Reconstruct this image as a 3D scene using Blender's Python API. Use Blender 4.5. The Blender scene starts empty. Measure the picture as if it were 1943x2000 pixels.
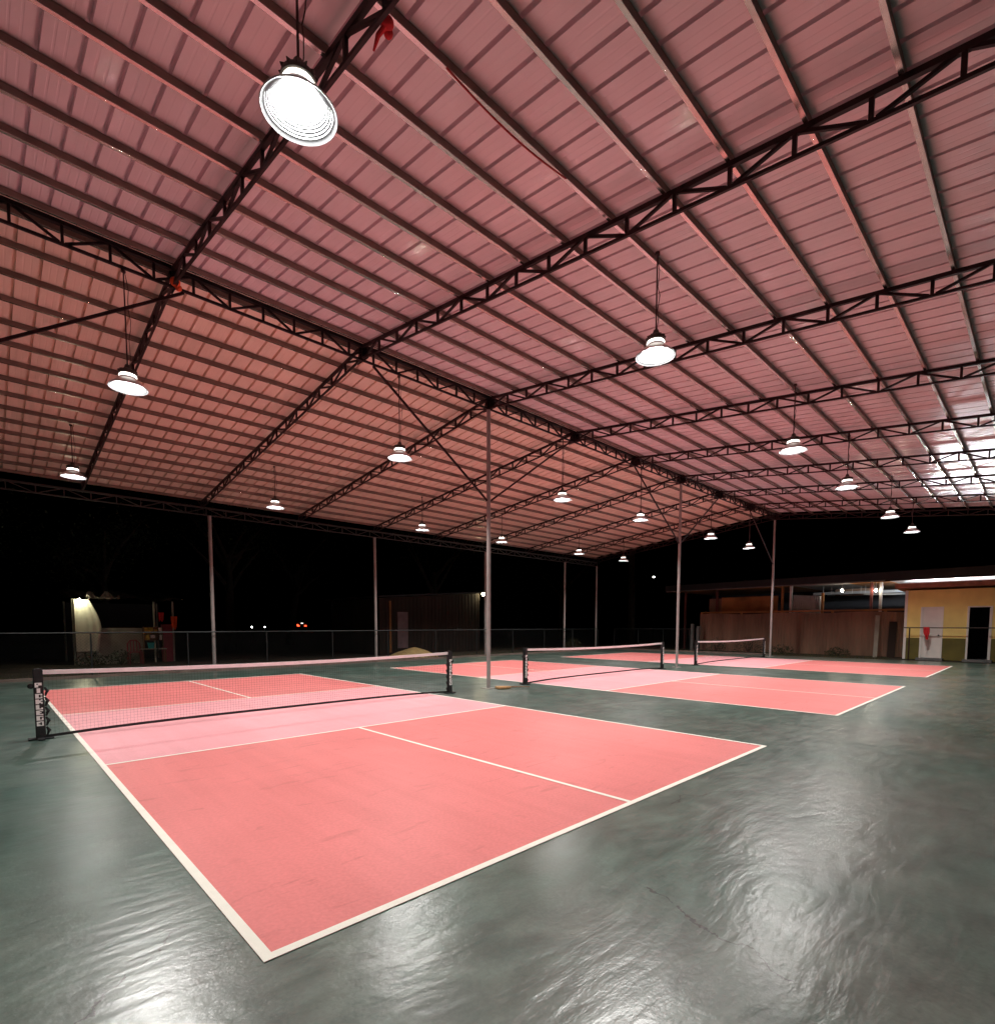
import bpy, bmesh, math, random
from mathutils import Vector, Matrix
random.seed(7)
S = bpy.context.scene
COL = S.collection
V = Vector
rad = math.radians

# ------------------------------------------------------------------ camera, sky, exposure
def setup_camera():
    yaw, pitch, roll = .7664, -.0674, .001
    f = V((math.sin(yaw)*math.cos(pitch), math.cos(yaw)*math.cos(pitch), math.sin(pitch)))
    r = V((math.cos(yaw), -math.sin(yaw), 0)); u = r.cross(f)
    r2 = math.cos(roll)*r + math.sin(roll)*u; u2 = -math.sin(roll)*r + math.cos(roll)*u
    cd = bpy.data.cameras.new('camera'); co = bpy.data.objects.new('camera', cd); COL.objects.link(co)
    M = Matrix((r2, u2, -f)).transposed().to_4x4(); M.translation = V((-.8305, -9.0165, 1.4965))
    co.matrix_world = M
    cd.sensor_fit = 'HORIZONTAL'; cd.sensor_width = 36; cd.lens = 36*1037.9/1943
    cd.shift_x = (971.5-965.84)/1943; cd.shift_y = (1290.65-1000)/1943
    cd.clip_start = .05; cd.clip_end = 600
    S.camera = co
setup_camera()
w = bpy.data.worlds.new('World'); S.world = w; w.use_nodes = True
nt = w.node_tree; bg = nt.nodes['Background']
sky = nt.nodes.new('ShaderNodeTexSky'); sky.sky_type = 'NISHITA'; sky.sun_disc = False
sky.sun_elevation = rad(-6); sky.sun_rotation = rad(250)
nt.links.new(sky.outputs[0], bg.inputs[0]); bg.inputs[1].default_value = .0015
S.view_settings.view_transform = 'Standard'; S.view_settings.look = 'None'
S.view_settings.exposure = 0.2; S.view_settings.gamma = 1
S.render.engine = 'CYCLES'
S.cycles.use_denoising = True; S.cycles.denoising_input_passes = 'RGB_ALBEDO_NORMAL'; S.cycles.denoising_prefilter = 'ACCURATE'
S.cycles.max_bounces = 10; S.cycles.diffuse_bounces = 6; S.cycles.glossy_bounces = 4; S.cycles.transparent_max_bounces = 16
S.cycles.sample_clamp_indirect = 4; S.cycles.caustics_reflective = False; S.cycles.caustics_refractive = False
LED = 2000.0

# ------------------------------------------------------------------ materials
def mat(name, col, rough=.6, metal=0, var=.12, scale=4, bump=0, bscale=30, spec=.5, emit=None, es=0, coat=0, stretch=None):
    m = bpy.data.materials.new(name); m.use_nodes = True
    n = m.node_tree.nodes; l = m.node_tree.links; b = n['Principled BSDF']
    b.inputs['Roughness'].default_value = rough; b.inputs['Metallic'].default_value = metal
    b.inputs['Specular IOR Level'].default_value = spec
    if coat: b.inputs['Coat Weight'].default_value = coat; b.inputs['Coat Roughness'].default_value = .12
    if emit: b.inputs['Emission Color'].default_value = (*emit, 1); b.inputs['Emission Strength'].default_value = es
    tc = n.new('ShaderNodeTexCoord'); mp = n.new('ShaderNodeMapping')
    if stretch: mp.inputs['Scale'].default_value = stretch
    l.new(tc.outputs['Object'], mp.inputs[0])
    if var:
        t = n.new('ShaderNodeTexNoise'); t.inputs['Scale'].default_value = scale; t.inputs['Detail'].default_value = 6
        l.new(mp.outputs[0], t.inputs['Vector'])
        cr = n.new('ShaderNodeValToRGB')
        cr.color_ramp.elements[0].position = .3; cr.color_ramp.elements[1].position = .7
        cr.color_ramp.elements[0].color = (*[c*(1-var) for c in col], 1); cr.color_ramp.elements[1].color = (*[min(1, c*(1+var)) for c in col], 1)
        l.new(t.outputs[0], cr.inputs[0]); l.new(cr.outputs[0], b.inputs['Base Color'])
    else: b.inputs['Base Color'].default_value = (*col, 1)
    if bump:
        t2 = n.new('ShaderNodeTexNoise'); t2.inputs['Scale'].default_value = bscale; t2.inputs['Detail'].default_value = 8
        l.new(mp.outputs[0], t2.inputs['Vector'])
        bp = n.new('ShaderNodeBump'); bp.inputs['Strength'].default_value = bump; bp.inputs['Distance'].default_value = .02
        l.new(t2.outputs[0], bp.inputs['Height']); l.new(bp.outputs[0], b.inputs['Normal'])
    return m

def floor_material():
    """trowelled concrete under grey-green gloss paint: sweeping trowel marks, cloudy tone, uneven gloss"""
    m = bpy.data.materials.new('painted_concrete'); m.use_nodes = True
    n = m.node_tree.nodes; l = m.node_tree.links; b = n['Principled BSDF']
    tc = n.new('ShaderNodeTexCoord')
    def noise(scale, detail=5, dist=0, rough=.55, vec=None):
        t = n.new('ShaderNodeTexNoise'); t.inputs['Scale'].default_value = scale; t.inputs['Detail'].default_value = detail
        t.inputs['Distortion'].default_value = dist; t.inputs['Roughness'].default_value = rough
        l.new(vec or tc.outputs['Object'], t.inputs['Vector']); return t
    def ramp(src, p0, p1, c0, c1):
        c = n.new('ShaderNodeValToRGB'); e = c.color_ramp.elements
        e[0].position, e[1].position = p0, p1; e[0].color = (*c0, 1); e[1].color = (*c1, 1)
        l.new(src, c.inputs[0]); return c
    def math_(op, a, b_):
        q = n.new('ShaderNodeMath'); q.operation = op
        for i, s in enumerate((a, b_)):
            if isinstance(s, (int, float)): q.inputs[i].default_value = s
            else: l.new(s, q.inputs[i])
        return q.outputs[0]
    # swirling coordinates: the trowel sweeps in arcs
    warp = noise(.55, 2); add = n.new('ShaderNodeMixRGB'); add.blend_type = 'ADD'; add.inputs[0].default_value = .55
    l.new(tc.outputs['Object'], add.inputs[1]); l.new(warp.outputs['Color'], add.inputs[2])
    mp = n.new('ShaderNodeMapping'); mp.inputs['Rotation'].default_value = (0, 0, rad(-38)); mp.inputs['Scale'].default_value = (1, 4, 1)
    l.new(add.outputs[0], mp.inputs[0])
    sweep = noise(2.4, 5, .25, .5, mp.outputs[0])
    mp2 = n.new('ShaderNodeMapping'); mp2.inputs['Rotation'].default_value = (0, 0, rad(35)); mp2.inputs['Scale'].default_value = (1, 2.6, 1)
    l.new(add.outputs[0], mp2.inputs[0])
    sweep2 = noise(3.3, 5, .2, .5, mp2.outputs[0])
    fine = noise(38, 5, .3); blot = noise(.5, 5, .4); mid = noise(3, 6, .6)
    c1 = ramp(blot.outputs[0], .33, .68, (.068, .138, .112), (.150, .186, .160))
    c2 = ramp(mid.outputs[0], .35, .7, (.72, .74, .74), (1.12, 1.1, 1.08))
    mx = n.new('ShaderNodeMixRGB'); mx.blend_type = 'MULTIPLY'; mx.inputs[0].default_value = 1
    l.new(c1.outputs[0], mx.inputs[1]); l.new(c2.outputs[0], mx.inputs[2])
    c3 = ramp(fine.outputs[0], .3, .72, (.86, .87, .87), (1.12, 1.12, 1.12))
    my = n.new('ShaderNodeMixRGB'); my.blend_type = 'MULTIPLY'; my.inputs[0].default_value = 1
    l.new(mx.outputs[0], my.inputs[1]); l.new(c3.outputs[0], my.inputs[2])
    c4 = ramp(sweep2.outputs[0], .36, .66, (.84, .86, .86), (1.14, 1.13, 1.13))
    mz = n.new('ShaderNodeMixRGB'); mz.blend_type = 'MULTIPLY'; mz.inputs[0].default_value = 1
    l.new(my.outputs[0], mz.inputs[1]); l.new(c4.outputs[0], mz.inputs[2])
    # hairline shrinkage cracks, only here and there
    vo = n.new('ShaderNodeTexVoronoi'); vo.feature = 'DISTANCE_TO_EDGE'; vo.inputs['Scale'].default_value = .42
    cw = noise(2.2, 6); ca = n.new('ShaderNodeMixRGB'); ca.blend_type = 'ADD'; ca.inputs[0].default_value = .5
    l.new(tc.outputs['Object'], ca.inputs[1]); l.new(cw.outputs['Color'], ca.inputs[2]); l.new(ca.outputs[0], vo.inputs['Vector'])
    ck = n.new('ShaderNodeMath'); ck.operation = 'LESS_THAN'; ck.inputs[1].default_value = .0022; l.new(vo.outputs['Distance'], ck.inputs[0])
    ms = noise(.9, 3); mk = n.new('ShaderNodeMath'); mk.operation = 'GREATER_THAN'; mk.inputs[1].default_value = .56; l.new(ms.outputs[0], mk.inputs[0])
    crack = math_('MULTIPLY', math_('MULTIPLY', ck.outputs[0], mk.outputs[0]), .75)
    mc = n.new('ShaderNodeMixRGB'); mc.inputs[2].default_value = (.015, .018, .016, 1)
    l.new(crack, mc.inputs[0]); l.new(mz.outputs[0], mc.inputs[1])
    l.new(mc.outputs[0], b.inputs['Base Color'])
    rr = n.new('ShaderNodeMapRange'); rr.inputs[1].default_value = .3; rr.inputs[2].default_value = .7
    rr.inputs[3].default_value = .285; rr.inputs[4].default_value = .36
    l.new(sweep2.outputs[0], rr.inputs[0]); l.new(rr.outputs[0], b.inputs['Roughness'])
    b.inputs['Specular IOR Level'].default_value = .6; cwt = n.new('ShaderNodeMapRange'); cwt.inputs[1].default_value = .36; cwt.inputs[2].default_value = .62; cwt.inputs[3].default_value = .3; cwt.inputs[4].default_value = 1.0; l.new(noise(.8, 4, .6).outputs[0], cwt.inputs[0]); l.new(cwt.outputs[0], b.inputs['Coat Weight']); b.inputs['Coat Roughness'].default_value = .262; b.inputs['Coat IOR'].default_value = 1.5
    lump = noise(9, 5, .3, .58)
    h = math_('ADD', math_('MULTIPLY', sweep.outputs[0], .52), math_('MULTIPLY', sweep2.outputs[0], .40))
    h = math_('ADD', h, math_('MULTIPLY', lump.outputs[0], .24))
    h = math_('ADD', h, math_('MULTIPLY', fine.outputs[0], .09))
    bp = n.new('ShaderNodeBump'); bp.inputs['Strength'].default_value = 1; bp.inputs['Distance'].default_value = .0088
    l.new(h, bp.inputs['Height']); l.new(bp.outputs[0], b.inputs['Normal']); l.new(bp.outputs[0], b.inputs['Coat Normal'])
    return m

def court_paint(name, col, scuff):
    """rolled acrylic court paint: grain, faint roller bands, a few scuffs, low sheen"""
    m = bpy.data.materials.new(name); m.use_nodes = True
    n = m.node_tree.nodes; l = m.node_tree.links; b = n['Principled BSDF']; tc = n.new('ShaderNodeTexCoord')
    def layer(prev, scale, sx, sy, rot, lo, hi, p0, p1, detail=5, dist=0):
        mp = n.new('ShaderNodeMapping'); mp.inputs['Scale'].default_value = (sx, sy, 1); mp.inputs['Rotation'].default_value = (0, 0, rad(rot))
        l.new(tc.outputs['Object'], mp.inputs[0])
        t = n.new('ShaderNodeTexNoise'); t.inputs['Scale'].default_value = scale; t.inputs['Detail'].default_value = detail; t.inputs['Distortion'].default_value = dist
        l.new(mp.outputs[0], t.inputs['Vector'])
        c = n.new('ShaderNodeValToRGB'); e = c.color_ramp.elements; e[0].position, e[1].position = p0, p1
        e[0].color = (lo, lo*.985, lo*.98, 1); e[1].color = (hi, hi, hi, 1); l.new(t.outputs[0], c.inputs[0])
        x = n.new('ShaderNodeMixRGB'); x.blend_type = 'MULTIPLY'; x.inputs[0].default_value = 1
        if prev is None: x.inputs[1].default_value = (*col, 1)
        else: l.new(prev, x.inputs[1])
        l.new(c.outputs[0], x.inputs[2]); return x.outputs[0], t
    c, _ = layer(None, .7, 1, 1, 0, .95, 1.04, .35, .65, 6, .5)
    c, _ = layer(c, 1.2, 5, .35, 4, .97, 1.025, .35, .65, 3)
    c, _ = layer(c, 2.2, 1, 4, 35, 1-scuff, 1.0, .30, .40, 7, 1.2)
    c, g = layer(c, 42, 1, 1, 0, .955, 1.04, .35, .65, 3)
    l.new(c, b.inputs['Base Color'])
    b.inputs['Roughness'].default_value = .5; b.inputs['Specular IOR Level'].default_value = .35
    bp = n.new('ShaderNodeBump'); bp.inputs['Strength'].default_value = .35; bp.inputs['Distance'].default_value = .004
    l.new(g.outputs[0], bp.inputs['Height']); l.new(bp.outputs[0], b.inputs['Normal'])
    return m

M = dict(
    floor=floor_material(),
    salmon=court_paint('salmon_court_paint', (.73, .216, .208), .13),
    kitchen=court_paint('pale_pink_court_paint', (.79, .365, .40), .06),
    line=mat('cream_line_paint', (.88, .86, .76), .55, var=.04, scale=9, bump=.08, bscale=80, spec=.3),
    earth=mat('bare_earth', (.05, .04, .025), .95, var=.35, scale=1.2, bump=.6, bscale=6),
    kerb=mat('kerb_concrete', (.16, .12, .10), .85, var=.25, scale=3, bump=.4, bscale=20),
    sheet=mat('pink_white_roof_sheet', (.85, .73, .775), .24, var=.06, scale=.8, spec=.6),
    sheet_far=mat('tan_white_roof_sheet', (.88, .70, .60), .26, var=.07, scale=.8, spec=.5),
    steel=mat('red_oxide_steel', (.022, .007, .008), .55, spec=.3, var=.3, scale=3),
    girder=mat('dark_primer_steel', (.014, .007, .009), .55, spec=.3, var=.3, scale=3),
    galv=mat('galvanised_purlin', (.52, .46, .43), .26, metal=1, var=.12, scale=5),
    eavesteel=mat('grey_eave_steel', (.04, .034, .032), .5, var=.2, scale=2),
    purlinweb=mat('shaded_purlin_brown', (.22, .165, .14), .5, var=.25, scale=3, spec=.4),  # shade on the web put into its brown colour; flange stays bare metal
    post=mat('post_paint', (.30, .275, .26), .5, var=.15, scale=2),
    alu=mat('brushed_reflector', (.6, .6, .6), .35, metal=.8, var=.05),
    inner=mat('reflector_grey', (.075, .077, .08), .6, spec=.02, var=.02),
    housing=mat('lamp_housing', (.06, .05, .04), .5, var=.1),
    led=mat('led_panel', (1, 1, 1), .5, var=0, emit=(1, .98, .94), es=LED),
    ring=mat('light_ring', (1, 1, 1), .5, var=0, emit=(1, .93, .85), es=4),
    cable=mat('lamp_cable', (.05, .02, .02), .6, var=0),
    black=mat('black_net_fabric', (.012, .012, .013), .7, var=.2, scale=12, bump=.3, bscale=60),
    tape=mat('white_net_tape', (.9, .86, .86), .6, var=.06, scale=6),
    cord=mat('net_cord', (.03, .02, .02), .8, var=0),
    letter=mat('letter_white', (.9, .9, .88), .6, var=0),
    straw=mat('straw', (.42, .24, .10), .8, var=.3, scale=30, bump=.5, bscale=80),
    bamboo=mat('bamboo_stick', (.16, .08, .03), .6, var=.2, scale=12),
    redcloth=mat('red_cloth', (.55, .02, .025), .8, var=.15, scale=9),
    orange=mat('orange_cloth', (.75, .11, .03), .8, var=.15, scale=9),
    yellow=mat('yellow_wall', (.94, .76, .25), .55, var=.10, scale=1.5),
    olive=mat('olive_dado', (.13, .11, .018), .7, var=.2, scale=2),
    whitep=mat('white_paint', (.8, .78, .72), .55, var=.07, scale=2),
    brownroof=mat('brown_eaves', (.32, .14, .075), .7, var=.3, scale=4),
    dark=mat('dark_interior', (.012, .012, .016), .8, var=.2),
    rail=mat('brown_rail', (.035, .016, .01), .5, var=.2),
    rust=mat('rusty_wall_sheet', (.24, .145, .095), .7, var=.35, scale=1.3, stretch=(1, 1, .25)),
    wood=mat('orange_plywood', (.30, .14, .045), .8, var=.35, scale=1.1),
    zinc=mat('bare_zinc', (.55, .56, .58), .3, metal=.9, var=.1, scale=4),
    roofdark=mat('dark_roof', (.012, .012, .015), .7, var=.2),
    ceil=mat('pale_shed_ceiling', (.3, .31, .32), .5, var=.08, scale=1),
    wpost=mat('white_post', (.6, .6, .6), .5, var=.08),
    rpost=mat('red_post', (.12, .03, .025), .6, var=.2),
    bulb=mat('bulb_glass', (1, 1, 1), .4, var=0, emit=(1, .88, .68), es=110),
    tube=mat('tube_glass', (1, 1, 1), .4, var=0, emit=(.9, .96, 1), es=650),
    farlamp=mat('far_lamp', (1, 1, 1), .4, var=0, emit=(1, 1, .95), es=14),
    warmbulb=mat('warm_bulb', (1, 1, 1), .4, var=0, emit=(1, .92, .62), es=320),
    barnlamp=mat('barn_lamp', (1, 1, 1), .4, var=0, emit=(1, .86, .5), es=60),
    tarp=mat('white_tarp', (.7, .7, .58), .7, var=.1, scale=3),
    wallw=mat('dull_plaster', (.34, .33, .27), .85, var=.25, scale=2),
    goods=mat('yellow_packets', (.6, .42, .05), .5, var=.5, scale=14),
    teal=mat('teal_plastic', (.02, .35, .36), .4, var=.05),
    redpl=mat('maroon_plastic', (.28, .03, .05), .45, var=.1),
    barn=mat('barn_boards', (.022, .014, .009), .85, var=.4, scale=1.4, stretch=(1, 1, .2)),
    doorp=mat('faded_pink_door', (.17, .12, .13), .7, var=.15),
    sand=mat('sand', (.5, .36, .15), .95, var=.2, scale=5, bump=.5, bscale=25),
    bark=mat('bark', (.035, .024, .016), .9, var=.35, scale=5, bump=.7, bscale=14),
    leaf=mat('dark_leaf', (.02, .032, .010), .6, var=.4, scale=2),
    grass=mat('dry_grass', (.055, .055, .016), .8, var=.4, scale=3),
    car=mat('dark_car_paint', (.02, .02, .022), .3, var=0),
    tail=mat('tail_light', (.8, .05, .02), .4, var=0, emit=(1, .06, .02), es=6),
    plate=mat('plate_light', (1, 1, 1), .4, var=0, emit=(1, .9, .8), es=3),
    tyre=mat('tyre', (.015, .015, .015), .8, var=0),
    conc=mat('grey_concrete', (.15, .15, .145), .85, var=.2, scale=4, bump=.3, bscale=20),
    wire=mat('fence_wire', (.02, .023, .023), .5, metal=.4, var=.1),
    redcable=mat('red_cable', (.4, .015, .02), .5, var=0),
)

for k in ('ring', 'farlamp', 'tail', 'plate'): M[k].cycles.emission_sampling = 'NONE'
for k in ('led', 'bulb', 'tube', 'warmbulb', 'barnlamp'): M[k].cycles.emission_sampling = 'FRONT'
# ------------------------------------------------------------------ builders
def link(name, me, m=None, parent=None, loc=None):
    o = bpy.data.objects.new(name, me); COL.objects.link(o)
    if m is not None and me is not None: me.materials.append(m)
    if parent: o.parent = parent
    if loc is not None: o.location = loc
    return o
def tag(o, label=None, cat=None, group=None, kind=None):
    if label: o['label'] = label
    if cat: o['category'] = cat
    if group: o['group'] = group
    if kind: o['kind'] = kind
    return o
def thing(name, label, cat, loc=(0, 0, 0), group=None, rz=0):
    o = link(name, None, loc=loc); o.rotation_euler.z = rz
    return tag(o, label, cat, group)
def copy_tree(o, parent=None):
    c = o.copy(); COL.objects.link(c)
    if parent: c.parent = parent
    for ch in list(o.children): copy_tree(ch, c)
    return c

class MB:
    """collects solids and links them as one mesh"""
    def __init__(s): s.v = []; s.f = []; s.smooth = False
    def add(s, vs, fs):
        k = len(s.v); s.v += [tuple(x) for x in vs]; s.f += [tuple(i+k for i in f) for f in fs]; return s
    def box(s, a, b):
        (x0, y0, z0), (x1, y1, z1) = a, b
        x0, x1 = min(x0, x1), max(x0, x1); y0, y1 = min(y0, y1), max(y0, y1); z0, z1 = min(z0, z1), max(z0, z1)
        return s.add([(x0,y0,z0),(x1,y0,z0),(x1,y1,z0),(x0,y1,z0),(x0,y0,z1),(x1,y0,z1),(x1,y1,z1),(x0,y1,z1)],
                     [(0,3,2,1),(4,5,6,7),(0,1,5,4),(1,2,6,5),(2,3,7,6),(3,0,4,7)])
    def bar(s, a, b, w, h=None, up=(0, 0, 1)):
        a, b = V(a), V(b); h = h or w; d = (b-a).normalized(); up = V(up)
        if abs(d.dot(up)) > .98: up = V((0, 1, 0))
        r = d.cross(up).normalized(); u = r.cross(d)
        c = [(-w/2, -h/2), (w/2, -h/2), (w/2, h/2), (-w/2, h/2)]
        vs = [a+r*i+u*j for i, j in c]+[b+r*i+u*j for i, j in c]
        return s.add(vs, [(0,1,2,3),(7,6,5,4),(0,4,5,1),(1,5,6,2),(2,6,7,3),(3,7,4,0)])
    def tube(s, pts, rs, n=8, caps=True):
        pts = [V(p) for p in pts]
        if not isinstance(rs, (list, tuple)): rs = [rs]*len(pts)
        vs = []; fs = []
        for i, p in enumerate(pts):
            d = (pts[min(i+1, len(pts)-1)]-pts[max(i-1, 0)]).normalized()
            up = V((0, 0, 1)) if abs(d.z) < .95 else V((0, 1, 0))
            r = d.cross(up).normalized(); u = r.cross(d)
            vs += [p+(r*math.cos(2*math.pi*k/n)+u*math.sin(2*math.pi*k/n))*rs[i] for k in range(n)]
        for i in range(len(pts)-1):
            for k in range(n):
                fs.append((i*n+k, i*n+(k+1) % n, (i+1)*n+(k+1) % n, (i+1)*n+k))
        if caps: fs += [tuple(range(n-1, -1, -1)), tuple(range((len(pts)-1)*n, len(pts)*n))]
        return s.add(vs, fs)
    def lathe(s, prof, n=32, c=(0, 0, 0)):
        vs = []; fs = []
        for r, z in prof:
            vs += [(c[0]+r*math.cos(2*math.pi*k/n), c[1]+r*math.sin(2*math.pi*k/n), c[2]+z) for k in range(n)]
        for i in range(len(prof)-1):
            for k in range(n):
                fs.append((i*n+k, i*n+(k+1) % n, (i+1)*n+(k+1) % n, (i+1)*n+k))
        if prof[0][0] > 1e-5: pass
        return s.add(vs, fs)
    def prism(s, poly, z0, z1):
        n = len(poly)
        return s.add([(x, y, z0) for x, y in poly]+[(x, y, z1) for x, y in poly],
                     [tuple(range(n-1, -1, -1)), tuple(range(n, 2*n))]+[(i, (i+1) % n, n+(i+1) % n, n+i) for i in range(n)])
    def ball(s, c, r, n=10, sz=1):
        prof = [(max(1e-4, r*math.sin(math.pi*i/n)), -r*sz*math.cos(math.pi*i/n)) for i in range(n+1)]
        return s.lathe(prof, 2*n, c)
    def mesh(s, name):
        me = bpy.data.meshes.new(name); me.from_pydata(s.v, [], s.f); me.update()
        bm = bmesh.new(); bm.from_mesh(me); bmesh.ops.recalc_face_normals(bm, faces=bm.faces); bm.to_mesh(me); bm.free()
        return me
    def build(s, name, m, parent=None, loc=None, smooth=False, bevel=0):
        me = s.mesh(name)
        if bevel:
            bm = bmesh.new(); bm.from_mesh(me)
            bmesh.ops.bevel(bm, geom=list(bm.edges), offset=bevel, segments=2, affect='EDGES', clamp_overlap=True)
            bm.to_mesh(me); bm.free()
        if smooth:
            me.polygons.foreach_set('use_smooth', [True]*len(me.polygons))
            me.set_sharp_from_angle(angle=rad(40))
        return link(name, me, m, parent, loc)

def sheet(x0, y0, x1, y1, z):
    b = MB(); b.add([(x0,y0,z),(x1,y0,z),(x1,y1,z),(x0,y1,z)], [(0,1,2,3)]); return b

# ------------------------------------------------------------------ ground, slab, kerb
FX1, FY0, FY1 = 27.4, -12.0, 9.55
tag(sheet(-150, -120, 260, 260, -.03).build('ground', M['earth']), 'dark bare earth around the covered courts', 'ground', kind='structure')
b = MB(); b.box((-11, FY0, -.25), (FX1, FY1, 0)); tag(b.build('court_floor', M['floor']), 'glossy grey green painted concrete floor', 'floor', kind='structure')
b = MB(); b.box((-11, FY1+.002, -.2), (FX1+.16, FY1+.17, .07)); b.box((FX1+.002, .6, -.2), (FX1+.16, FY1, .07))
tag(b.build('kerb', M['kerb']), 'low brown kerb along the slab edge', 'kerb', kind='structure')

# ------------------------------------------------------------------ three courts
L, N, LW, IW = 6.705, 2.134, .052, .046
def court(x0, label):
    o = sheet(0, -L, 6.1, L, .002).build('court_surface', M['salmon'], loc=(x0, .02, 0)); tag(o, label, 'court', 'painted courts under the roof', 'structure')
    sheet(0, -N, 6.1, N, .0035).build('kitchen_zone', M['kitchen'], o)
    b = MB(); z = .0055
    for (ax, ay, bx, by) in ((0,-L,LW,L), (6.1-LW,-L,6.1,L), (LW,-L,6.1-LW,-L+LW), (LW,L-LW,6.1-LW,L)):
        b.add([(ax,ay,z),(bx,ay,z),(bx,by,z),(ax,by,z)], [(0,1,2,3)])
    b.build('boundary_line', M['line'], o)
    for sgn in (-1, 1):
        y = sgn*N
        sheet(LW, min(y, y+sgn*IW), 6.1-LW, max(y, y+sgn*IW), .0055).build('kitchen_line', M['line'], o)
        ya, yb = sorted((y+sgn*IW, sgn*(L-LW)))
        sheet(3.05-IW/2, ya, 3.05+IW/2, yb, .0055).build('centre_line', M['line'], o)
    return o
CX = (0, 9.27, 18.6)
court(CX[0], 'nearest salmon pink court with pale pink band at its net')
court(CX[1], 'middle salmon pink court between two ridge posts')
court(CX[2], 'farthest salmon pink court beside the yellow building')

# ------------------------------------------------------------------ steel roof
RY, SL, BC = .07, .1155, 6.43           # ridge line, slope, bottom chord height at the ridge
RX = [-7.7, -4.7, -1.66, 1.40, 4.48, 7.72, 10.87, 13.90, 16.86, 19.94, 23.02, 26.08] # rafter trusses
XA, XB, YE = -8.2, 26.42, 10.32
def bcz(y): return BC-SL*abs(y-RY)
pav = thing('open_sided_pavilion', 'large open steel pavilion with pink lit sheet roof, lattice rafters and slim posts', 'pavilion', (0, 0, 0))
TD = .205
def lattice(p0, p1, depth, panel, tw=.044, bw=.03, ww=.033):
    """two chords and a web from p0 to p1 (centres of the bottom chord)"""
    p0, p1 = V(p0), V(p1); d = p1-p0; n = max(1, round(d.length/panel)); up = V((0, 0, depth))
    ch = MB(); ch.bar(p0, p1, bw, .032); ch.bar(p0+up, p1+up, tw, .05)
    wb = MB()
    for i in range(n+1):
        q = p0+d*(i/n); wb.bar(q+V((0,0,.0163)), q+up-V((0,0,.0253)), ww, ww*1.1)
        if i < n:
            q2 = p0+d*((i+1)/n)
            a, c = (q, q2+up) if i % 2 == 0 else (q+up, q2)
            e = (c-a).normalized()*.035
            wb.bar(a+e, c-e, ww*.9, ww*.9)
    return ch, wb
for x in RX:
    t = None
    for s in (-1, 1):
        c_, w_ = lattice((x, RY+s*.05, bcz(RY+s*.05)), (x, RY+s*10.15, bcz(RY+10.15)), TD, .575)
        t = c_.build('rafter_truss', M['steel'], pav)
        w_.build('web_bars', M['steel'], t)
    g = MB()
    g.prism([(-.2, -.16), (.2, -.16), (.13, .13), (-.13, .13)], -.004, .004)
    o = g.build('gusset_plate', M['girder'], t); o.rotation_euler = (rad(90), 0, rad(90)); o.location = (x+.03, RY, BC+.12)
# ridge girder
c_, w_ = lattice((XA+.2, RY, BC-.02), (XB-.3, RY, BC-.02), .255, .51, tw=.07, bw=.04, ww=.032)
rg = c_.build('ridge_girder', M['girder'], pav); w_.build('web_bars', M['girder'], rg)
# eave girders
for s in (-1, 1):
    c_, w_ = lattice((XA+.2, RY+s*9.98, 5.03), (XB-.3, RY+s*9.98, 5.03), .225, .6, tw=.05, bw=.04, ww=.026)
    eg = c_.build('eave_girder', M['eavesteel'], pav); w_.build('web_bars', M['eavesteel'], eg)
# purlins: C sections, open towards the camera side
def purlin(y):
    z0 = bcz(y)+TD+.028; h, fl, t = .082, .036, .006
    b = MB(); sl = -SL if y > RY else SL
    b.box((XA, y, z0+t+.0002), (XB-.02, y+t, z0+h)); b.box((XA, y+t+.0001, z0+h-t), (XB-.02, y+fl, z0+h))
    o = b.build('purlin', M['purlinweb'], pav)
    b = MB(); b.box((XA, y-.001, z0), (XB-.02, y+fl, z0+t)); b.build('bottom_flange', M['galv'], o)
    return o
PS = .662
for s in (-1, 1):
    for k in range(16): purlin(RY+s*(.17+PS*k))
# splices where purlin lengths meet: short dark sleeves
# roof sheets with ribs
def roof_half(s):
    RP, GW, GD = .284, .028, .075
    xs = []; x = XA
    while x < XB-RP:
        q = (RP-1.5*GW)/3
        for k in (1, 2): xs += [(x+q*k-.012, 0), (x+q*k-.005, .0016), (x+q*k+.005, .0016), (x+q*k+.012, 0)]
        xs[-8:-8] = [(x, 0)]
        xs += [(x+RP-1.5*GW, 0), (x+RP-1.45*GW, GD), (x+RP-.05*GW, GD)]; x += RP
    xs.append((x, 0))
    vs = []; fs = []; ys = [RY+s*.01]+[RY+s*YE*k/8 for k in range(1, 9)]; n = len(ys)
    for off in (0, .004):
        for (px, dz) in xs:
            for y in ys: vs.append((px, y, bcz(y)+TD+.028+.0905+dz+off+.004*random.uniform(-1, 1)*(off == 0)*0))
    m_ = len(xs)*n
    for i in range(len(xs)-1):
        for j in range(n-1):
            a = i*n+j; fs.append((a, a+1, a+n+1, a+n)); a += m_; fs.append((a, a+n, a+n+1, a+1))
    b = MB(); b.add(vs, fs); me = bpy.data.meshes.new('roof_sheet'); me.from_pydata(b.v, [], b.f); me.update()
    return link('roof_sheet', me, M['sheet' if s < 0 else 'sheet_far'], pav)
roof_half(-1); roof_half(1)
b = MB()
for s in (-1, 1): b.add([(XA, RY+s*.012, BC+TD+.175), (XB, RY+s*.012, BC+TD+.175), (XB, RY+s*.35, BC+TD+.14), (XA, RY+s*.35, BC+TD+.14)], [(0, 1, 2, 3)])
b.build('ridge_cap', M['sheet'], pav)
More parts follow.
